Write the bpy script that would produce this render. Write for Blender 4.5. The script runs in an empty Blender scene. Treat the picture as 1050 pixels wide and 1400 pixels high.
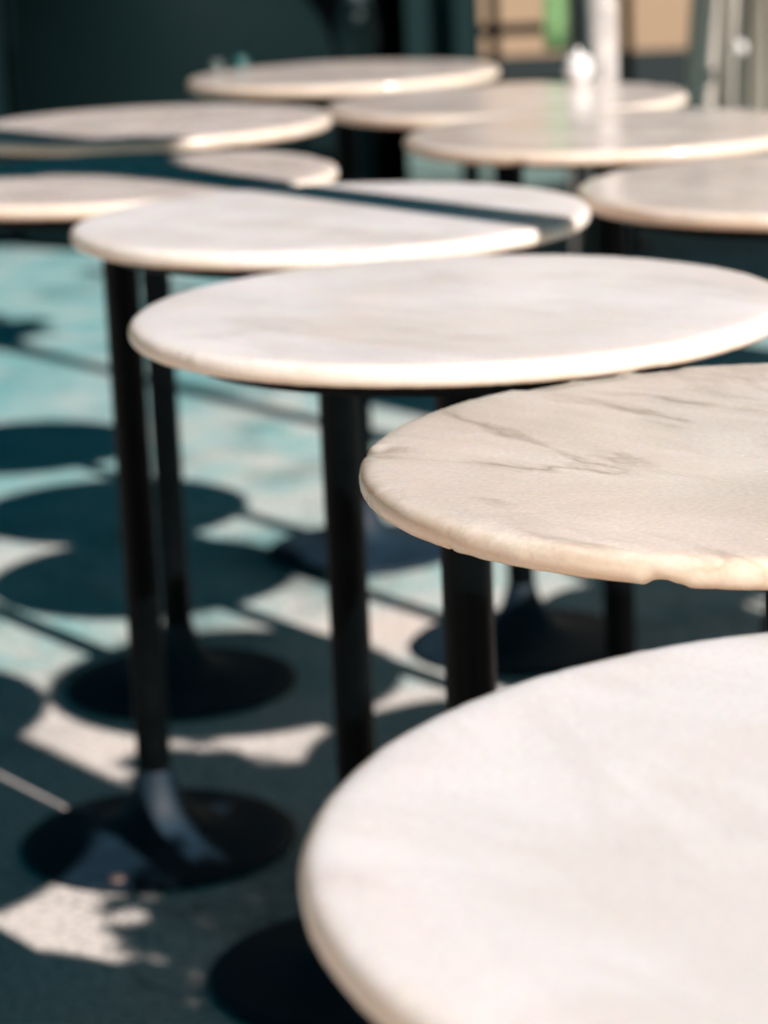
import bpy, bmesh, math, random
from mathutils import Vector, Matrix, noise
R = math.radians
PI = math.pi
TAU = 2 * PI
random.seed(7)
scene = bpy.context.scene
col = scene.collection

# ------------------------------------------------------------------ camera, light, view
EYE = 0.3981 + 0.9521
LENS = 3587.9 / 1050 * 36
cam_d = bpy.data.cameras.new('camera')
cam = bpy.data.objects.new('camera', cam_d)
col.objects.link(cam)
cam_d.sensor_fit = 'HORIZONTAL'
cam_d.sensor_width = 36
cam_d.lens = LENS
cam_d.clip_start = 0.05
cam_d.clip_end = 500
cam.matrix_world = (Matrix.Translation((0, 0, EYE)) @ Matrix.Rotation(R(90) - 0.24461, 4, 'X')
                    @ Matrix.Rotation(-0.043916, 4, 'Z'))
cam_d.dof.use_dof = True
cam_d.dof.focus_distance = 1.66
cam_d.dof.aperture_fstop = LENS / 1000 / 0.0150
cam_d.dof.aperture_blades = 0
scene.camera = cam

SUN_EL = R(33.9)
sdir = Vector((0.592 * math.cos(SUN_EL), -0.8059 * math.cos(SUN_EL), math.sin(SUN_EL))).normalized()  # towards the sun
sl = bpy.data.lights.new('sun', 'SUN')
sl.energy = 5.0
sl.angle = R(0.53)
sl.color = (1.0, 0.90, 0.85)
so = bpy.data.objects.new('sun', sl)
col.objects.link(so)
so.rotation_euler = sdir.to_track_quat('Z', 'Y').to_euler()

w = bpy.data.worlds.new('World')
scene.world = w
w.use_nodes = True
nt = w.node_tree
nt.nodes.clear()
sky = nt.nodes.new('ShaderNodeTexSky')
sky.sky_type = 'NISHITA'
sky.sun_disc = False
sky.sun_elevation = SUN_EL
sky.sun_rotation = math.atan2(sdir.x, sdir.y)
sky.air_density = 1.2
sky.dust_density = 1.0
mul = nt.nodes.new('ShaderNodeMix')
mul.data_type = 'RGBA'
mul.blend_type = 'MULTIPLY'
mul.inputs[0].default_value = 1.0
mul.inputs[7].default_value = (0.0, 0.285, 0.31, 1)
bg = nt.nodes.new('ShaderNodeBackground')
bg.inputs[1].default_value = 0.05
wo = nt.nodes.new('ShaderNodeOutputWorld')
nt.links.new(sky.outputs[0], mul.inputs[6])
nt.links.new(mul.outputs[2], bg.inputs[0])
nt.links.new(bg.outputs[0], wo.inputs[0])
vs = scene.view_settings
vs.view_transform = 'Standard'
vs.look = 'None'
vs.exposure = 0.62
vs.gamma = 1.0
scene.cycles.max_bounces = 8
scene.cycles.diffuse_bounces = 2
scene.cycles.use_denoising = True
scene.cycles.sample_clamp_indirect = 4.0


# ------------------------------------------------------------------ materials
def mat(name, base=(0.5, 0.5, 0.5), rough=0.5, metal=0.0):
    m = bpy.data.materials.new(name)
    m.use_nodes = True
    b = m.node_tree.nodes['Principled BSDF']
    b.inputs['Base Color'].default_value = (*base, 1)
    b.inputs['Roughness'].default_value = rough
    b.inputs['Metallic'].default_value = metal
    return m


def N(m, kind, **kw):
    n = m.node_tree.nodes.new(kind)
    for k, v in kw.items():
        setattr(n, k, v)
    return n


def L(m, a, b):
    m.node_tree.links.new(a, b)


def ramp(m, src, stops):
    r = N(m, 'ShaderNodeValToRGB')
    e = r.color_ramp.elements
    while len(e) < len(stops):
        e.new(0.5)
    for i, (p, c) in enumerate(stops):
        e[i].position = p
        e[i].color = (*c, 1) if len(c) == 3 else c
    L(m, src, r.inputs[0])
    return r.outputs[0]


def mix(m, fac, a, b, mode='MIX'):
    n = N(m, 'ShaderNodeMix', data_type='RGBA', blend_type=mode)
    for v, s in ((fac, n.inputs[0]), (a, n.inputs[6]), (b, n.inputs[7])):
        if hasattr(v, 'links'):
            L(m, v, s)
        elif isinstance(v, tuple):
            s.default_value = (*v, 1)
        else:
            s.default_value = v
    return n.outputs[2]


def noise_tex(m, vec, scale, detail=4, rough=0.5, dist=0.0):
    n = N(m, 'ShaderNodeTexNoise')
    n.inputs['Scale'].default_value = scale
    n.inputs['Detail'].default_value = detail
    n.inputs['Roughness'].default_value = rough
    n.inputs['Distortion'].default_value = dist
    if vec is not None:
        L(m, vec, n.inputs['Vector'])
    return n.outputs[0]


def math_n(m, op, a, b=None, clamp=False):
    n = N(m, 'ShaderNodeMath', operation=op, use_clamp=clamp)
    for v, s in ((a, n.inputs[0]), (b, n.inputs[1])):
        if v is None:
            continue
        if hasattr(v, 'links'):
            L(m, v, s)
        else:
            s.default_value = v
    return n.outputs[0]


def bump(m, h, strength, dist=0.002):
    b = N(m, 'ShaderNodeBump')
    b.inputs['Strength'].default_value = strength
    b.inputs['Distance'].default_value = dist
    L(m, h, b.inputs['Height'])
    L(m, b.outputs[0], m.node_tree.nodes['Principled BSDF'].inputs['Normal'])


def marble(name, light, cloud, vein, seed, vein_amt=0.6, rough=0.32):
    m = mat(name, light, rough)
    P = m.node_tree.nodes['Principled BSDF']
    tc = N(m, 'ShaderNodeTexCoord')
    mp = N(m, 'ShaderNodeMapping')
    mp.inputs['Location'].default_value = (seed * 3.1, seed * 1.7, seed)
    mp.inputs['Rotation'].default_value = (0, 0, 0.80 + 0.15 * math.sin(seed * 1.3))
    mp.inputs['Scale'].default_value = (1.0, 1.0, 1.0)
    L(m, tc.outputs['Object'], mp.inputs[0])
    v = mp.outputs[0]
    m2 = N(m, 'ShaderNodeMapping')
    m2.inputs['Scale'].default_value = (0.55, 1.15, 1.15)
    L(m, v, m2.inputs[0])
    v2 = m2.outputs[0]
    cl = noise_tex(m, v2, 5.5, 5, 0.6, 0.7)
    c1 = mix(m, ramp(m, cl, [(0.40, (0, 0, 0)), (0.60, (1, 1, 1))]), light, cloud)
    # thin broken veins: ridges of a stretched noise, masked by another
    m3 = N(m, 'ShaderNodeMapping')
    m3.inputs['Scale'].default_value = (0.34, 1.25, 1.25)
    m3.inputs['Rotation'].default_value = (0, 0, -0.12)
    L(m, v, m3.inputs[0])
    rn = noise_tex(m, m3.outputs[0], 6.0, 6, 0.52, 0.35)
    ridge = math_n(m, 'ABSOLUTE', math_n(m, 'SUBTRACT', rn, 0.5))
    line = ramp(m, ridge, [(0.0, (1, 1, 1)), (0.007, (0.55, 0.55, 0.55)), (0.03, (0, 0, 0))])
    msk = ramp(m, noise_tex(m, v, 6.2, 2, 0.5, 0.3), [(0.47, (0, 0, 0)), (0.60, (1, 1, 1))])
    veinf = math_n(m, 'MULTIPLY', math_n(m, 'MULTIPLY', line, msk), vein_amt)
    c2 = mix(m, veinf, c1, vein)
    rn2 = noise_tex(m, v2, 7.5, 5, 0.6, 1.2)
    soft = ramp(m, math_n(m, 'ABSOLUTE', math_n(m, 'SUBTRACT', rn2, 0.5)), [(0.0, (1, 1, 1)), (0.07, (0, 0, 0))])
    msk2 = ramp(m, noise_tex(m, v, 3.3, 3, 0.5, 0.3), [(0.42, (0, 0, 0)), (0.6, (1, 1, 1))])
    c2 = mix(m, math_n(m, 'MULTIPLY', math_n(m, 'MULTIPLY', soft, msk2), vein_amt * 0.42), c2, vein)
    # warm iron-tinted smears
    sm = ramp(m, noise_tex(m, v, 2.7, 4, 0.6, 0.8), [(0.52, (0, 0, 0)), (0.75, (1, 1, 1))])
    c3 = mix(m, math_n(m, 'MULTIPLY', sm, 0.35), c2, tuple(x * y for x, y in zip(light, (0.93, 0.83, 0.70))))
    # crystalline speckle
    sp = ramp(m, noise_tex(m, tc.outputs['Object'], 260, 2, 0.6), [(0.35, (0.91, 0.905, 0.90)), (0.7, (1.05, 1.05, 1.05))])
    c4 = mix(m, 1.0, c3, sp, 'MULTIPLY')
    # pits along the worn rim only (attribute painted per vertex = how near the rim)
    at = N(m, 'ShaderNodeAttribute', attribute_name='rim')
    pit = ramp(m, noise_tex(m, tc.outputs['Object'], 95, 2, 0.5), [(0.69, (0, 0, 0)), (0.74, (1, 1, 1))])
    pf = math_n(m, 'MULTIPLY', math_n(m, 'MULTIPLY', pit, at.outputs['Fac']), 0.55)
    c5 = mix(m, pf, c4, (0.32, 0.22, 0.13))
    # worn, slightly yellowed rim; amber also paints in light glowing through the marble
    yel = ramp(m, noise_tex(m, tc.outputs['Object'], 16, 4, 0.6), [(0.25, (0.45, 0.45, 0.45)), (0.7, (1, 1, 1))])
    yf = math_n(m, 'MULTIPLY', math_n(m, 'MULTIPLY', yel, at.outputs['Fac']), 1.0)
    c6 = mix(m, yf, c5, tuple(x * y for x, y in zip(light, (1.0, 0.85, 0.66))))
    L(m, c6, P.inputs['Base Color'])
    rr = ramp(m, noise_tex(m, v, 9, 4), [(0.3, (rough - 0.07,) * 3), (0.7, (rough + 0.1,) * 3)])
    L(m, rr, P.inputs['Roughness'])
    P.inputs['Subsurface Weight'].default_value = 0.55
    P.inputs['Subsurface Radius'].default_value = (1.0, 0.5, 0.2)
    P.inputs['Subsurface Scale'].default_value = 0.04
    P.inputs['IOR'].default_value = 1.48
    hb = math_n(m, 'ADD', noise_tex(m, tc.outputs['Object'], 60, 4, 0.6), math_n(m, 'MULTIPLY', pf, -1.5))
    bump(m, hb, 0.06, 0.0012)
    return m


PINK = dict(light=(0.87, 0.82, 0.825), cloud=(0.77, 0.72, 0.70), vein=(0.50, 0.45, 0.40))
BEIGE = dict(light=(0.82, 0.735, 0.675), cloud=(0.70, 0.62, 0.545), vein=(0.24, 0.19, 0.125))
CREAM = dict(light=(0.80, 0.715, 0.67), cloud=(0.71, 0.63, 0.58), vein=(0.38, 0.31, 0.25))
MARB = {}


def iron(name, base, rough):
    m = mat(name, base, rough)
    tc = N(m, 'ShaderNodeTexCoord')
    n = noise_tex(m, tc.outputs['Object'], 22, 5, 0.6)
    P = m.node_tree.nodes['Principled BSDF']
    L(m, mix(m, ramp(m, n, [(0.45, (0, 0, 0)), (0.75, (1, 1, 1))]), base, tuple(x * 1.8 + 0.0008 for x in base)), P.inputs['Base Color'])
    L(m, ramp(m, n, [(0.3, (rough - 0.05,) * 3), (0.7, (rough + 0.08,) * 3)]), P.inputs['Roughness'])
    bump(m, noise_tex(m, tc.outputs['Object'], 140, 3), 0.12, 0.001)
    return m


IRON = iron('black_enamel', (0.0008, 0.0018, 0.0023), 0.42)
IRON.node_tree.nodes['Principled BSDF'].inputs['Specular IOR Level'].default_value = 0.09
BASEM = iron('base_enamel', (0.0025, 0.013, 0.024), 0.62)
BASEM.node_tree.nodes['Principled BSDF'].inputs['Specular IOR Level'].default_value = 0.35


def ground_mat():
    m = mat('painted_asphalt', (0.5, 0.45, 0.4), 0.85)
    P = m.node_tree.nodes['Principled BSDF']
    tc = N(m, 'ShaderNodeTexCoord')
    v = tc.outputs['Object']
    sx = N(m, 'ShaderNodeSeparateXYZ')
    L(m, v, sx.inputs[0])
    big = noise_tex(m, v, 0.9, 3, 0.55, 0.5)
    # a painted teal field that begins about five metres away, with a wandering worn edge
    edge = math_n(m, 'ADD', math_n(m, 'MULTIPLY', math_n(m, 'SUBTRACT', big, 0.5), 5.0), sx.outputs['Y'])
    field = N(m, 'ShaderNodeMapRange')
    field.inputs['From Min'].default_value = 4.2
    field.inputs['From Max'].default_value = 7.2
    L(m, edge, field.inputs['Value'])
    wear = ramp(m, noise_tex(m, v, 3.4, 7, 0.62, 0.4), [(0.40, (1, 1, 1)), (0.62, (0.45, 0.45, 0.45))])
    mid = N(m, 'ShaderNodeMapRange')
    mid.inputs['From Min'].default_value = 4.1
    mid.inputs['From Max'].default_value = 5.0
    L(m, edge, mid.inputs['Value'])
    tf = math_n(m, 'MULTIPLY', field.outputs[0], wear, True)
    cream = mix(m, noise_tex(m, v, 5, 6, 0.65), (0.56, 0.53, 0.50), (0.82, 0.76, 0.71))
    pinks = ramp(m, noise_tex(m, v, 2.1, 4, 0.6, 0.7), [(0.5, (0, 0, 0)), (0.7, (1, 1, 1))])
    cream = mix(m, math_n(m, 'MULTIPLY', pinks, 0.5), cream, (0.78, 0.64, 0.55))
    pale = ramp(m, noise_tex(m, v, 4.3, 6, 0.65, 0.3), [(0.52, (0, 0, 0)), (0.63, (1, 1, 1))])
    nearf = N(m, 'ShaderNodeMapRange')
    nearf.inputs['From Min'].default_value = 3.7
    nearf.inputs['From Max'].default_value = 4.9
    L(m, sx.outputs['Y'], nearf.inputs['Value'])
    cream = mix(m, math_n(m, 'MULTIPLY', pale, math_n(m, 'MULTIPLY', nearf.outputs[0], 0.75)), cream, (0.34, 0.54, 0.54))
    patch = ramp(m, noise_tex(m, v, 2.6, 8, 0.68, 0.5), [(0.44, (0, 0, 0)), (0.57, (1, 1, 1))])
    thin = ramp(m, noise_tex(m, v, 11, 6, 0.7, 0.2), [(0.38, (0.35, 0.35, 0.35)), (0.6, (1, 1, 1))])
    pf_ = math_n(m, 'MULTIPLY', math_n(m, 'MULTIPLY', patch, thin), math_n(m, 'MULTIPLY', mid.outputs[0], 0.9))
    cream = mix(m, math_n(m, 'MULTIPLY', mid.outputs[0], 0.22), cream, (0.42, 0.58, 0.55))
    cream = mix(m, pf_, cream, (0.22, 0.50, 0.50))
    teal = mix(m, noise_tex(m, v, 2.3, 6, 0.6), (0.11, 0.36, 0.37), (0.25, 0.49, 0.52))
    c = mix(m, tf, cream, teal)
    fx = N(m, 'ShaderNodeMapRange')
    fx.inputs['From Min'].default_value = -0.6
    fx.inputs['From Max'].default_value = 0.3
    L(m, sx.outputs['X'], fx.inputs['Value'])
    fy = N(m, 'ShaderNodeMapRange')
    fy.inputs['From Min'].default_value = 7.6
    fy.inputs['From Max'].default_value = 9.4
    L(m, edge, fy.inputs['Value'])
    far_floor = mix(m, noise_tex(m, v, 1.6, 4, 0.6), (0.11, 0.20, 0.19), (0.20, 0.30, 0.28))
    c = mix(m, math_n(m, 'MULTIPLY', fx.outputs[0], fy.outputs[0]), c, far_floor)  # darker floor tone far off towards the right
    # exposed aggregate, stains, hairline cracks
    ag = ramp(m, noise_tex(m, v, 90, 3, 0.7), [(0.36, (0.36, 0.36, 0.36)), (0.5, (0.98, 0.98, 0.98)), (0.7, (1.12, 1.10, 1.08))])
    c = mix(m, 1.0, c, ag, 'MULTIPLY')
    st = ramp(m, noise_tex(m, v, 1.7, 6, 0.7, 0.3), [(0.34, (0.52, 0.54, 0.54)), (0.48, (1, 1, 1))])
    c = mix(m, 1.0, c, st, 'MULTIPLY')
    vo = N(m, 'ShaderNodeTexVoronoi', feature='DISTANCE_TO_EDGE')
    vo.inputs['Scale'].default_value = 0.8
    wv = N(m, 'ShaderNodeVectorMath', operation='ADD')
    nn = N(m, 'ShaderNodeTexNoise')
    nn.inputs['Scale'].default_value = 3
    L(m, v, nn.inputs['Vector'])
    L(m, v, wv.inputs[0])
    L(m, nn.outputs['Color'], wv.inputs[1])
    L(m, wv.outputs[0], vo.inputs['Vector'])
    cr = ramp(m, vo.outputs['Distance'], [(0.0, (0.4, 0.4, 0.4)), (0.006, (1, 1, 1))])
    c = mix(m, 1.0, c, cr, 'MULTIPLY')
    L(m, c, P.inputs['Base Color'])
    bump(m, noise_tex(m, v, 120, 4, 0.7), 0.5, 0.003)
    return m


def plaster(name, a, b, scale=3.0, rough=0.85, bmp=0.3):
    m = mat(name, a, rough)
    tc = N(m, 'ShaderNodeTexCoord')
    v = tc.outputs['Object']
    c = mix(m, noise_tex(m, v, scale, 6, 0.65, 0.4), a, b)
    L(m, c, m.node_tree.nodes['Principled BSDF'].inputs['Base Color'])
    bump(m, noise_tex(m, v, scale * 25, 4), bmp, 0.003)
    return m


# ------------------------------------------------------------------ helpers
def link_mesh(name, bm, material, parent=None, smooth=True, loc=None):
    me = bpy.data.meshes.new(name)
    bmesh.ops.recalc_face_normals(bm, faces=bm.faces[:])
    bm.to_mesh(me)
    bm.free()
    if smooth:
        for p in me.polygons:
            p.use_smooth = True
    me.materials.append(material)
    o = bpy.data.objects.new(name, me)
    col.objects.link(o)
    if parent:
        o.parent = parent
    if loc:
        o.location = loc
    return o


def empty(name, loc, label, cat, group=None, rz=0.0):
    o = bpy.data.objects.new(name, None)
    o.empty_display_size = 0.1
    col.objects.link(o)
    o.location = loc
    o.rotation_euler = (0, 0, rz)
    tag(o, label, cat, group)
    return o


def tag(o, label=None, cat=None, group=None, kind=None):
    for k, v in (('label', label), ('category', cat), ('group', group), ('kind', kind)):
        if v:
            o[k] = v


def lathe(bm, prof, seg=64, c=(0, 0, 0), close=False):
    rings = []
    for r, z in prof:
        if r < 1e-6:
            rings.append([bm.verts.new((c[0], c[1], c[2] + z))])
        else:
            rings.append([bm.verts.new((c[0] + r * math.cos(TAU * i / seg), c[1] + r * math.sin(TAU * i / seg), c[2] + z)) for i in range(seg)])
    for a, b in zip(rings, rings[1:]):
        for i in range(seg):
            j = (i + 1) % seg
            q = []
            for vv in (a[i % len(a)], a[j % len(a)], b[j % len(b)], b[i % len(b)]):
                if vv not in q:
                    q.append(vv)
            if len(q) > 2:
                try:
                    bm.faces.new(q)
                except ValueError:
                    pass


def box(bm, x0, x1, y0, y1, z0, z1, bev=0.0):
    g = bmesh.ops.create_cube(bm, size=1)
    for v in g['verts']:
        v.co = Vector((x0 if v.co.x < 0 else x1, y0 if v.co.y < 0 else y1, z0 if v.co.z < 0 else z1))
    if bev > 0:
        es = list({e for v in g['verts'] for e in v.link_edges})
        bmesh.ops.bevel(bm, geom=es, offset=bev, segments=2, affect='EDGES', profile=0.5)


def tube(bm, pts, r, seg=12):
    pts = [Vector(p) for p in pts]
    rings = []
    up = Vector((0.13, 0.21, 0.97))
    for i, p in enumerate(pts):
        d = (pts[min(i + 1, len(pts) - 1)] - pts[max(i - 1, 0)]).normalized()
        a = d.cross(up)
        if a.length < 0.05:
            a = d.cross(Vector((1, 0, 0)))
        a.normalize()
        b = d.cross(a).normalized()
        rr = r[i] if isinstance(r, (list, tuple)) else r
        rings.append([bm.verts.new(p + rr * (math.cos(TAU * k / seg) * a + math.sin(TAU * k / seg) * b)) for k in range(seg)])
    for A, B in zip(rings, rings[1:]):
        for k in range(seg):
            bm.faces.new((A[k], A[(k + 1) % seg], B[(k + 1) % seg], B[k]))
    bm.faces.new(rings[0][::-1])
    bm.faces.new(rings[-1])


# ------------------------------------------------------------------ the ground
bm = bmesh.new()
xs = [-90, -20, -6, 6, 20, 90]
ys = [-90, -10, -2, 8, 30, 120]
gv = [[bm.verts.new((x, y, 0)) for x in xs] for y in ys]
for j in range(5):
    for i in range(5):
        bm.faces.new((gv[j][i], gv[j][i + 1], gv[j + 1][i + 1], gv[j + 1][i]))
g = link_mesh('ground', bm, ground_mat(), smooth=False)
tag(g, kind='structure')

# ------------------------------------------------------------------ bistro tables
TOPZ = 0.952
TH = 0.0205
RT = 0.300


def marble_top(seed, chips, seg=384):
    """worn round slab with bullnose rim. chips: (angle deg, width deg, depth, where) where = 'low','top','all'"""
    bm = bmesh.new()
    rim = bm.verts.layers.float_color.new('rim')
    prof = [(0.0, 0.0, 0), (0.08, 0.0, 0), (0.16, 0.0, 0), (0.22, 0.0, 0), (0.26, 0.0, 0), (0.280, 0.0, 0), (0.2885, -0.0003, .3)]
    rr = 0.0085
    for k in range(0, 9):                         # bullnose
        a = PI / 2 - PI * k / 8
        prof.append((RT - rr + rr * math.cos(a), -TH / 2 + (TH / 2 - 0.0006) * math.copysign(abs(math.sin(a)) ** 0.85, math.sin(a)), 1))
    prof += [(0.286, -TH, .5), (0.24, -TH, 0), (0.12, -TH, 0), (0.0, -TH, 0)]
    rings = []
    for (r, z, f) in prof:
        if r == 0:
            v = bm.verts.new((0, 0, z))
            v[rim] = (0, 0, 0, 1)
            rings.append([v])
            continue
        ring = []
        for i in range(seg):
            a = TAU * i / seg
            dr = dz = 0.0
            if f > 0:
                p = Vector((math.cos(a) * 3.0, math.sin(a) * 3.0, seed * 9.7))
                dr += 0.0008 * f * noise.noise(p * 2.2) + 0.0004 * f * noise.noise(p * 9 + Vector((0, 0, z * 200)))
                dz += 0.0004 * f * noise.noise(p * 12 + Vector((5, 0, 0)))
                for (ca, cw, cd, where) in chips:
                    d = (a - R(ca) + PI) % TAU - PI
                    t = abs(d) / R(cw)
                    if t >= 1:
                        continue
                    s = (1 - t * t) ** 0.42 * (0.8 + 0.55 * noise.noise(Vector((d * 260, seed, 1))) + 0.25 * noise.noise(Vector((d * 800, seed, z * 300))))
                    u = (z + TH) / TH            # 0 bottom .. 1 top
                    if where == 'low':
                        wgt = max(0.0, 1 - u / 0.62)
                        dz += cd * 0.75 * s * wgt
                        dr -= cd * 0.5 * s * wgt
                    elif where == 'top':
                        wgt = max(0.0, (u - 0.45) / 0.55)
                        dz -= cd * 0.6 * s * wgt
                        dr -= cd * s * wgt
                    else:
                        dr -= cd * s
            v = bm.verts.new(((r + dr) * math.cos(a), (r + dr) * math.sin(a), z + dz))
            g = f * (0.25 + 0.75 * min(1.0, max(0.0, -z / TH)))  # rim tint, with its painted amber glow, grows towards the underside
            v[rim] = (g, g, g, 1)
            ring.append(v)
        rings.append(ring)
    for a, b in zip(rings, rings[1:]):
        for i in range(seg):
            j = (i + 1) % seg
            if len(a) == 1:
                bm.faces.new((a[0], b[i], b[j]))
            elif len(b) == 1:
                bm.faces.new((a[i], a[j], b[0]))
            else:
                bm.faces.new((a[i], a[j], b[j], b[i]))
    return bm


def base_bm():
    bm = bmesh.new()
    prof = [(0.0, 0.001), (0.190, 0.001), (0.196, 0.004), (0.197, 0.008), (0.193, 0.0115), (0.170, 0.0145), (0.140, 0.018),
            (0.110, 0.023), (0.084, 0.030), (0.062, 0.041), (0.047, 0.055), (0.037, 0.072), (0.030, 0.092), (0.026, 0.108), (0.0255, 0.112), (0.0243, 0.113)]
    lathe(bm, prof, 72)
    return bm


def pole_bm():
    bm = bmesh.new()
    lathe(bm, [(0.0243, 0.11), (0.0243, TOPZ - TH - 0.036), (0.027, TOPZ - TH - 0.034), (0.027, TOPZ - TH - 0.020)], 40)
    return bm


def under_bm():
    bm = bmesh.new()
    z1 = TOPZ - TH - 0.0005
    lathe(bm, [(0.0, z1 - 0.019), (0.05, z1 - 0.019), (0.245, z1 - 0.016), (0.253, z1 - 0.014), (0.255, z1 - 0.010), (0.255, z1 - 0.001), (0.25, z1), (0, z1)], 96)
    return bm


table_spots = [
    # x, y, material, chips, label, seed
    (0.2585, 1.018, 'PINK', [(150, 6, .0015, 'low')], 'round white marble bistro table nearest the camera, cropped by the lower right corner', 1),
    (0.284, 1.734, 'BEIGE', [(245.3, 2.4, .0062, 'low'), (214.6, .8, .0045, 'low'), (171.5, 2.6, .0045, 'top'), (123, 5, .006, 'top'), (114, 5, .005, 'top'), (103, 4, .0035, 'top'), (196, .7, .0025, 'low')],
     'round beige marble bistro table with chipped rim, in sharp focus behind the nearest table', 2),
    (0.0752, 2.372, 'PINK', [(300, 3, .0015, 'low'), (214, 5, .0012, 'all')], 'large pale pinkish marble bistro table just behind the chipped beige one', 3),
    (-0.047, 3.031, 'PINK', [(272, 11, .004, 'top'), (205, 4, .0015, 'low')], 'pale marble bistro table crossed at its right by a narrow pole shadow', 4),
    (0.352, 3.846, 'CREAM', [(240, 3, .005, 'low'), (30, 5, .002, 'top')], 'glossy beige marble bistro table between the sugar bowl table and the right photo edge', 5),
    (0.234, 4.407, 'CREAM', [(42, 9, .004, 'top'), (25, 5, .005, 'top'), (60, 4, .003, 'top')], 'beige marble bistro table carrying the small white sugar bowl', 6),
    (-0.041, 5.091, 'CREAM', [(120, 7, .002, 'top')], 'farthest marble bistro table, with two small tealight glasses on its back left rim', 7),
    (-0.356, 4.255, 'PALE', [(300, 5, .002, 'low')], 'marble bistro table at upper left, its near left part in parasol shadow', 8),
    (-0.341, 3.522, 'PALE', [(20, 6, .002, 'top')], 'marble bistro table at the left edge with a broad dark shadow band across it', 9),
    (0.547, 3.143, 'CREAM', [], 'beige marble bistro table cut by the right edge of the photo', 10),
    (0.990, 2.700, 'PALE', [], 'marble bistro table out at the right beside the folded parasol', 11),
    (1.250, 3.220, 'PALE', [], 'marble bistro table out at the right, beside the one cut by the photo edge', 13),
    (1.470, 3.800, 'PALE', [], 'marble bistro table out at the right, nearest the bistro chair', 14),
    (1.780, 2.950, 'PALE', [], 'rightmost marble bistro table of the group', 15),
    (0.930, 1.020, 'PALE', [], 'marble bistro table at far right nearest the potted shrubs', 12),
]
PALE = dict(light=(0.76, 0.68, 0.645), cloud=(0.67, 0.59, 0.545), vein=(0.42, 0.35, 0.30))
proto = None
for (x, y, kind, chips, label, seed) in table_spots:
    t = empty('bistro_table', (x, y, 0), label, 'table', 'round marble bistro tables in two rows')
    pal = dict(PINK=PINK, BEIGE=BEIGE, PALE=PALE, CREAM=CREAM)[kind]
    mm = marble('marble_%s_%d' % (kind.lower(), seed), seed=5.7 if seed == 2 else seed, vein_amt=0.6 if kind == 'BEIGE' else 0.36,
                rough={'PINK': 0.36, 'BEIGE': 0.24, 'CREAM': 0.17, 'PALE': 0.26}[kind], **pal)
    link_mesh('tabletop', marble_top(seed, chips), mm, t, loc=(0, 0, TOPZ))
    if proto is None:
        proto = [link_mesh('underplate', under_bm(), IRON, t), link_mesh('pole', pole_bm(), IRON, t), link_mesh('base', base_bm(), BASEM, t)]
    else:
        for p in proto:
            c = p.copy()
            c.parent = t
            if p is proto[0] and seed in (2, 5, 6):      # these stand on a smaller plate
                c.scale = (0.72, 0.72, 1)
            col.objects.link(c)


# ------------------------------------------------------------------ folded parasols
def parasol(loc, label, pole_m, cloth_m, pr, flare, zh, r_scale=1.0, seed=0):
    t = empty('folded_parasol', loc, label, 'parasol', 'folded parasols')
    bm = bmesh.new()
    box(bm, -0.24, 0.24, -0.24, 0.24, 0.0, 0.05, 0.01)
    lathe(bm, [(0.0, 0.05), (0.06, 0.05), (0.05, 0.07), (pr + 0.012, 0.09), (pr + 0.012, 0.62), (pr, 0.62)], 24)
    link_mesh('base', bm, IRON, t, smooth=False)
    bm = bmesh.new()
    lathe(bm, [(pr, 0.3), (pr, zh + 0.9), (pr * .6, zh + 1.0), (0, zh + 1.0)], 28)
    link_mesh('pole', bm, pole_m, t)
    bm = bmesh.new()
    prof = [(pr + .004, -0.40), (pr + .006, -0.30), (pr + .02, -0.2), (.115, -0.08), (flare, 0.0), (flare * .98, .02), (.158, .06), (.15, .30), (.08, .58), (.03, .72), (0.004, .78)]
    rows = []
    seg = 96
    for (r, z) in prof:
        row = []
        for i in range(seg):
            a = TAU * i / seg
            k = 1 + 0.20 * math.cos(a * 8 + seed) * min(1, r / .1) + 0.07 * math.sin(a * 21 + z * 9)
            row.append(bm.verts.new((r * k * r_scale * math.cos(a), r * k * r_scale * math.sin(a), zh + z)))
        rows.append(row)
    for A, B in zip(rows, rows[1:]):
        for i in range(seg):
            bm.faces.new((A[i], A[(i + 1) % seg], B[(i + 1) % seg], B[i]))
    link_mesh('canopy', bm, cloth_m, t)
    bm = bmesh.new()
    lathe(bm, [(.142, -.0), (.150, .01), (.150, .035), (.142, .045)], 40, (0, 0, zh + .16))
    link_mesh('strap', bm, cloth_m, t)
    return t


CANVAS = plaster('canvas', (0.46, 0.42, 0.36), (0.52, 0.48, 0.42), 6, 0.9)
STEEL = iron('painted_steel', (0.42, 0.39, 0.37), 0.4)
parasol((0.87, 1.964, 0), 'folded canvas parasol on a dark pole at right of the beige marble tables', IRON, CANVAS, 0.040, 0.235, 2.49)
parasol((0.49, 5.485, 0), 'folded parasol on a pale grey pole behind the sugar bowl table', STEEL, CANVAS, 0.034, 0.27, 2.0, 1.0, 2)

# ------------------------------------------------------------------ potted shrubs (right, they dapple the floor)
LEAF = plaster('leaf', (0.035, 0.075, 0.03), (0.07, 0.12, 0.045), 30, 0.5, 0.1)
POT = plaster('terracotta', (0.30, 0.15, 0.09), (0.38, 0.20, 0.12), 9, 0.8)
BARK = plaster('bark', (0.10, 0.07, 0.045), (0.18, 0.13, 0.09), 25, 0.9)


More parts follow.
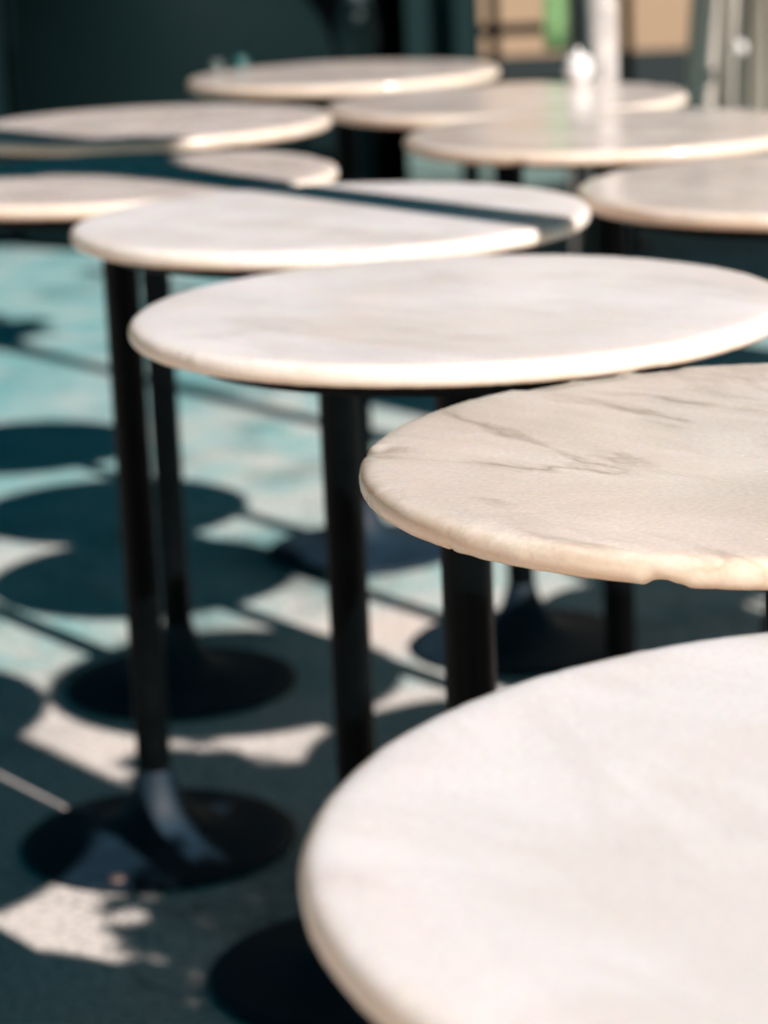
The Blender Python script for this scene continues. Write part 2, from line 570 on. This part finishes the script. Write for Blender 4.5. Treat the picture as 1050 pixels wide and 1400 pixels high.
def shrub(loc, label, centre, rad, n, leaf, seed, stems):
    rnd = random.Random(seed)
    t = empty('potted_shrub', loc, label, 'plant', 'potted shrubs at the right of the tables')
    bm = bmesh.new()
    lathe(bm, [(0, 0), (.10, 0), (.14, .26), (.155, .26), (.155, .30), (.135, .30), (.13, .27), (0, .27)], 40)
    link_mesh('pot', bm, POT, t)
    c = Vector(centre) - Vector(loc)
    bm = bmesh.new()
    for k in range(stems):
        q = Vector((rnd.gauss(0, .4) * rad[0], rnd.gauss(0, .4) * rad[1], rnd.gauss(0, .3) * rad[2]))
        e = c + q
        m1 = Vector((e.x * .3, e.y * .3, .27 + (e.z - .27) * .55))
        tube(bm, [(0, 0, .26), m1, e], [.010, .007, .003], 6)
    link_mesh('stem', bm, BARK, t)
    bm = bmesh.new()
    for k in range(n):
        while True:
            q = Vector((rnd.uniform(-1, 1), rnd.uniform(-1, 1), rnd.uniform(-1, 1)))
            if q.length < 1 and noise.noise((q + Vector((seed, 0, 0))) * 2.1) > -0.12 - 0.25 * (1 - q.length):
                break
        p = c + Vector((q.x * rad[0], q.y * rad[1], q.z * rad[2]))
        M = Matrix.Rotation(rnd.uniform(0, TAU), 3, 'Z') @ Matrix.Rotation(rnd.uniform(-.9, .9), 3, 'X') @ Matrix.Rotation(rnd.uniform(-.5, .5), 3, 'Y')
        s = leaf * rnd.uniform(.7, 1.25)
        pts = [(0, 0, 0), (.5, .26, .03), (1.0, .36, 0.02), (1.5, .24, -.02), (2.0, 0, -.12), (1.5, -.24, -.02), (1.0, -.36, .02), (.5, -.26, .03)]
        bm.faces.new([bm.verts.new(p + M @ (Vector(a) * s)) for a in pts])
    link_mesh('foliage', bm, LEAF, t)
    return t


shrub((1.05, 1.58, 0), 'bushy green shrub in a terracotta pot right of the nearest table', (1.05, 1.52, 1.24), (0.25, 0.46, 0.26), 2700, 0.036, 3, 9)
shrub((1.00, 2.22, 0), 'smaller leafy shrub in a terracotta pot behind the folded parasol', (0.835, 2.27, 1.12), (0.095, 0.14, 0.27), 950, 0.036, 9, 6)


# ------------------------------------------------------------------ bistro chair at the right
def chair(loc, rz, label):
    t = empty('bistro_chair', loc, label, 'chair', rz=rz)
    bm = bmesh.new()
    lathe(bm, [(0, .445), (.18, .445), (.19, .452), (.185, .462), (0, .462)], 40)
    link_mesh('seat', bm, IRON, t)
    for (a, b) in ((-.15, -.15), (.15, -.15), (-.15, .15), (.15, .15)):
        bm = bmesh.new()
        tube(bm, [(a * 1.25, b * 1.25, 0), (a * 1.05, b * 1.05, .25), (a, b, .45)], .011, 10)
        link_mesh('leg', bm, IRON, t)
    bm = bmesh.new()
    tube(bm, [(-.16, .15, .45), (-.17, .19, .65), (-.15, .22, .82), (-.08, .235, .90), (0, .24, .92), (.08, .235, .90), (.15, .22, .82), (.17, .19, .65), (.16, .15, .45)], .011, 10)
    tube(bm, [(-.05, .17, .455), (-.05, .22, .89)], .007, 8)
    tube(bm, [(.05, .17, .455), (.05, .22, .89)], .007, 8)
    link_mesh('backrest', bm, IRON, t)
    return t


chair((0.86, 4.05, 0), R(-60), 'black metal bistro chair standing right of the glossy beige tables')

# ------------------------------------------------------------------ small things on the tables
PORC = mat('porcelain', (0.72, 0.70, 0.68), 0.35)
t = empty('sugar_bowl', (0.372, 4.62, TOPZ), 'small glossy white porcelain sugar bowl on the back rim of a beige table', 'bowl')
bm = bmesh.new()
lathe(bm, [(0, .0005), (.014, .0005), (.015, .003), (.023, .012), (.026, .023), (.024, .034), (.0215, .0385), (.0205, .0385), (.0, .030)], 36)
link_mesh('bowl', bm, PORC, t)
bm = bmesh.new()
lathe(bm, [(.0235, .0390), (.022, .045), (.012, .051), (.004, .053), (.005, .058), (.003, .062), (0, .0625)], 36)
link_mesh('lid', bm, PORC, t)


def tealight(loc, colr, label, h, r):
    m = mat('tinted_glass', colr, 0.08)
    P = m.node_tree.nodes['Principled BSDF']
    P.inputs['Transmission Weight'].default_value = 0.55
    bm = bmesh.new()
    lathe(bm, [(0, .0006), (r * .75, .0006), (r, h * .3), (r, h), (r - .002, h), (r - .002, h * .3), (0, .005)], 28)
    o = link_mesh('tealight_glass', bm, m, loc=loc)
    tag(o, label, 'glass', 'tealight glasses on the farthest table')


tealight((-0.245, 5.268, TOPZ), (0.04, 0.19, 0.19), 'small turquoise tealight glass on the farthest marble table', .026, .013)
tealight((-0.290, 5.225, TOPZ), (0.16, 0.20, 0.19), 'small clear grey tealight glass left of the turquoise one', .024, .013)

# bottle cap on the floor in front of the left base
bm = bmesh.new()
lathe(bm, [(0, .005), (.0085, .005), (.0105, .0038), (.0115, .0005)], 21, (0, 0, 0))
o = link_mesh('bottle_cap', bm, mat('cap_tin', (0.14, 0.10, 0.09), 0.6, 0.3), loc=(-0.385, 3.352, 0.0135))
tag(o, 'small pinkish bottle cap lying on the rim of a table base', 'bottle cap')

# ------------------------------------------------------------------ background: kiosk
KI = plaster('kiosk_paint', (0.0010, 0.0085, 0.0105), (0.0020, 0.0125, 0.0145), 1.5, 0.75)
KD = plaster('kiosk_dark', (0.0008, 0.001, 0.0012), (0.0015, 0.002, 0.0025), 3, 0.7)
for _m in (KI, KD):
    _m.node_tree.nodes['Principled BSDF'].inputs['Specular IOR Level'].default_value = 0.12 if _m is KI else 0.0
t = empty('kiosk', (-1.6, 10.3, 0), 'dark teal kiosk closing the background at left', 'kiosk')
KX, KY = -1.6, 10.3


def kbox(bm, x0, x1, y0, y1, z0, z1, b=.006):
    box(bm, x0 - KX, x1 - KX, y0 - KY, y1 - KY, z0, z1, b)


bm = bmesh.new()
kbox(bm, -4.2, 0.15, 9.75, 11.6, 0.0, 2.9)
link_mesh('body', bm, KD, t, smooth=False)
for (x0, x1) in ((-4.2, -2.55), (-2.53, -1.32)):
    bm = bmesh.new()
    kbox(bm, x0, x1, 9.70, 9.748, 0.06, 2.86)
    kbox(bm, x0 + .1, x1 - .1, 9.685, 9.699, 0.2, 2.7)
    link_mesh('panel', bm, KI, t, smooth=False)
bm = bmesh.new()
rows = []
for j in range(41):
    z = 0.02 + 2.84 * j / 40
    xr = -0.105 - 0.30 * max(0.0, (z - 0.62) / 0.42) ** 2.0 if z < 1.04 else -0.405 - 0.4 * min(1.0, (z - 1.04) / 0.5)
    row = []
    for i in range(41):
        u = i / 40
        row.append(bm.verts.new((-1.29 + (xr + 1.29) * u - KX, 9.69 - 0.30 * math.sin(PI * u) ** 0.9 - KY, z)))
    rows.append(row)
for j in range(40):
    for i in range(40):
        bm.faces.new((rows[j][i], rows[j][i + 1], rows[j + 1][i + 1], rows[j + 1][i]))
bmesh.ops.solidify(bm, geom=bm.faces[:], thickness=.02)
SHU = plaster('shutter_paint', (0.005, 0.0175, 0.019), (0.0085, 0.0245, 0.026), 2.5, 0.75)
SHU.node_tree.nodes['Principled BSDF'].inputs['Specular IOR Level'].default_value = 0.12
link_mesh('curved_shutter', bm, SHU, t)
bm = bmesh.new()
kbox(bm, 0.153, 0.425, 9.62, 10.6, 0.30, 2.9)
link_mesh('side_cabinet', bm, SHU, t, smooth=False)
for yy in (9.66, 10.5):
    bm = bmesh.new()
    kbox(bm, 0.375, 0.41, yy, yy + .035, 0.0, 0.298, .003)
    link_mesh('leg', bm, KD, t, smooth=False)
bm = bmesh.new()
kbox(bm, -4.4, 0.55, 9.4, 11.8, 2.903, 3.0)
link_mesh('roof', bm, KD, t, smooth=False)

# vase on a pedestal in front of the kiosk
GLZ = plaster('glaze', (0.0028, 0.008, 0.0082), (0.0055, 0.012, 0.0122), 4, 0.8)
GLZ.node_tree.nodes['Principled BSDF'].inputs['Specular IOR Level'].default_value = 0.2
bm = bmesh.new()
lathe(bm, [(0, 0), (.13, 0), (.13, .03), (.05, .06), (.04, .6), (.09, .66), (.09, .69), (0, .69)], 36)
o = link_mesh('plant_stand', bm, KI, loc=(-0.02, 8.3, 0))
tag(o, 'slim dark round pedestal carrying a narrow vase', 'pedestal')
bm = bmesh.new()
lathe(bm, [(0, 0), (.035, 0), (.06, .07), (.066, .13), (.055, .20), (.03, .25), (.026, .30), (.034, .33), (.028, .33), (0, .27)], 36)
VGL = plaster('vase_glaze', (0.010, 0.026, 0.028), (0.018, 0.04, 0.042), 6, 0.6)
o = link_mesh('vase', bm, VGL, loc=(-0.02, 8.3, 0.691))
tag(o, 'narrow dark grey vase on the slim pedestal', 'vase')

# ------------------------------------------------------------------ background: tan building
TAN = plaster('tan_render', (0.31, 0.21, 0.135), (0.36, 0.255, 0.165), 1.2, 0.9)
PLI = plaster('plinth_paint', (0.002, 0.0095, 0.0105), (0.004, 0.013, 0.014), 2, 0.7)
GLASS = mat('window_glass', (0.03, 0.05, 0.05), 0.06)
BX, BY = 3.4, 15.0
t = empty('tan_building', (BX, BY, 0), 'sunlit tan rendered building with dark plinth behind the tables at right', 'building')
bm = bmesh.new()
box(bm, 0.2 - BX, 9 - BX, 14 - BY, 18 - BY, 0.0, 2.7)
link_mesh('wall', bm, TAN, t, smooth=False)
bm = bmesh.new()
box(bm, 0.15 - BX, 9.05 - BX, 13.93 - BY, 13.997 - BY, 0.0, 0.30, .004)
link_mesh('plinth', bm, PLI, t, smooth=False)
for k in range(4):
    x0 = 1.0 + k * 2.0
    bm = bmesh.new()
    for (a, b_, c, d) in ((x0, x0 + 1.1, 1.2, 1.26), (x0, x0 + 1.1, 2.24, 2.3), (x0, x0 + .06, 1.262, 2.238), (x0 + 1.04, x0 + 1.1, 1.262, 2.238), (x0 + .52, x0 + .58, 1.262, 2.238)):
        box(bm, a - BX, b_ - BX, 13.95 - BY, 13.998 - BY, c, d)
    wn = link_mesh('window', bm, PLI, t, smooth=False)
    bm = bmesh.new()
    box(bm, x0 + .061 - BX, x0 + 1.039 - BX, 13.975 - BY, 13.996 - BY, 1.263, 2.237)
    link_mesh('pane', bm, GLASS, wn, smooth=False)
bm = bmesh.new()
box(bm, -0.1 - BX, 9.3 - BX, 13.7 - BY, 18.2 - BY, 2.703, 2.86, .01)
link_mesh('cornice', bm, TAN, t, smooth=False)

# railing before the building
t = empty('railing', (0.6, 10.6, 0), 'dark metal railing with flat bars beside the kiosk', 'railing')
for z in (0.43, 0.66, 0.95):
    bm = bmesh.new()
    box(bm, -.16, .22, -.012, .012, z - .022, z + .022, .003)
    link_mesh('rail', bm, IRON, t, smooth=False)
for xx in (-.08, .24):
    bm = bmesh.new()
    box(bm, xx - .022, xx + .022, -.04, -.013, 0, 1.0, .003)
    link_mesh('post', bm, IRON, t, smooth=False)

# green banner stand
GRN = plaster('green_cloth', (0.28, 0.52, 0.22), (0.36, 0.60, 0.28), 12, 0.8)
t = empty('banner_stand', (0.512, 7.0, 0), 'slim bright green hanging banner beside the pale parasol pole', 'banner')
bm = bmesh.new()
lathe(bm, [(0, 0), (.11, 0), (.11, .012), (.012, .02), (.009, .03), (.009, 1.75), (0, 1.755)], 24, (.028, .02, 0))
box(bm, -.05, .04, .012, .02, 1.70, 1.715)
link_mesh('stand', bm, iron('dull_steel', (0.05, 0.05, 0.045), 0.6), t)
bm = bmesh.new()
vv = []
for i in range(9):
    for j in range(13):
        vv.append(bm.verts.new((-.036 + .066 * i / 8, .004 * math.sin(i * 1.3) - .003, .835 + .87 * j / 12)))
for i in range(8):
    for j in range(12):
        bm.faces.new((vv[i * 13 + j], vv[(i + 1) * 13 + j], vv[(i + 1) * 13 + j + 1], vv[i * 13 + j + 1]))
bmesh.ops.solidify(bm, geom=bm.faces[:], thickness=.003)
link_mesh('banner', bm, GRN, t)


# gathered clear plastic wind curtain hanging from a pergola post
def pvc():
    m = mat('clear_plastic', (0.93, 0.88, 0.80), 0.3)
    P = m.node_tree.nodes['Principled BSDF']
    P.inputs['Transmission Weight'].default_value = 0.18
    P.inputs['IOR'].default_value = 1.35
    return m


t = empty('wind_curtain', (1.10, 7.0, 0), 'gathered clear plastic wind curtain with bright folds at top right', 'curtain')
bm = bmesh.new()
rnd = random.Random(5)
nx, nz = 220, 30
grid = []
for i in range(nx + 1):
    row = []
    u = i / nx
    for j in range(nz + 1):
        z = 1.33 * j / nz + .60
        pin = 1 - .12 * math.exp(-((z - 1.1) / .28) ** 2)
        x = (-.245 + .52 * u) * pin + .006 * math.sin(z * 5 + u * 30)
        yv = .045 * math.sin(u * 52 + .9 * math.sin(z * 2.2 + u * 7)) + .035 * math.sin(u * 23 + z * 1.5) + .03 * noise.noise(Vector((u * 9, z * 2.4, 3)))
        row.append(bm.verts.new((x, yv, z)))
    grid.append(row)
for i in range(nx):
    for j in range(nz):
        bm.faces.new((grid[i][j], grid[i + 1][j], grid[i + 1][j + 1], grid[i][j + 1]))
bmesh.ops.solidify(bm, geom=bm.faces[:], thickness=.002)
link_mesh('sheet', bm, pvc(), t)
bm = bmesh.new()
lathe(bm, [(0, -.019), (.012, -.014), (.018, 0), (.012, .014), (0, .019)], 20, (-.118 - .008, -.13, .83))
link_mesh('tie_knob', bm, PORC, t)
bm = bmesh.new()
tube(bm, [(-.30, 0, 1.95), (.35, 0, 1.95)], .02, 12)
tube(bm, [(.34, 0, 0), (.34, 0, 2.0)], .035, 16)
link_mesh('frame', bm, STEEL, t)

# unseen screens added at the right only to shade floor behind the last tables
for (sx_, sy_, lab) in ((2.15, 7.85, 'tall unseen canvas screen on steel feet, added for shade at the right, the farther one'),
                        (1.72, 5.18, 'low unseen canvas screen on steel feet, added for shade at the right, nearer the tables')):
    hw, ht = (0.95, 2.2) if sy_ > 6 else (0.6, 1.7)
    t = empty('shade_screen', (sx_, sy_, 0), lab, 'screen', 'added shade screens', rz=math.atan2(.6, .8))
    bm = bmesh.new()
    box(bm, -hw, hw, -.012, .012, .25, ht, .004)
    link_mesh('panel', bm, CANVAS, t, smooth=False)
    for xx in (-hw + .05, hw - .05):
        bm = bmesh.new()
        box(bm, xx - .02, xx + .02, -.25, .25, 0, .04, .004)
        box(bm, xx - .02, xx + .02, .014, .05, .041, ht + .05, .004)
        link_mesh('foot', bm, STEEL, t, smooth=False)

# two slim posts before the tan building
bm = bmesh.new()
lathe(bm, [(0, 0), (.09, 0), (.09, .015), (.036, .02), (.036, 2.4), (0, 2.42)], 28)
o = link_mesh('canopy_post', bm, iron('weathered_steel', (0.07, 0.068, 0.06), 0.6), loc=(0.742, 9.0, 0))
tag(o, 'pale grey round post far behind the sugar bowl, left of the parasol pole', 'post')
bm = bmesh.new()
lathe(bm, [(0, 0), (.07, 0), (.07, .012), (.018, .018), (.018, 2.4), (0, 2.41)], 24)
o = link_mesh('canopy_post', bm, IRON, loc=(0.893, 9.0, 0))
tag(o, 'thin black post at the left side of the tan wall patch', 'post')
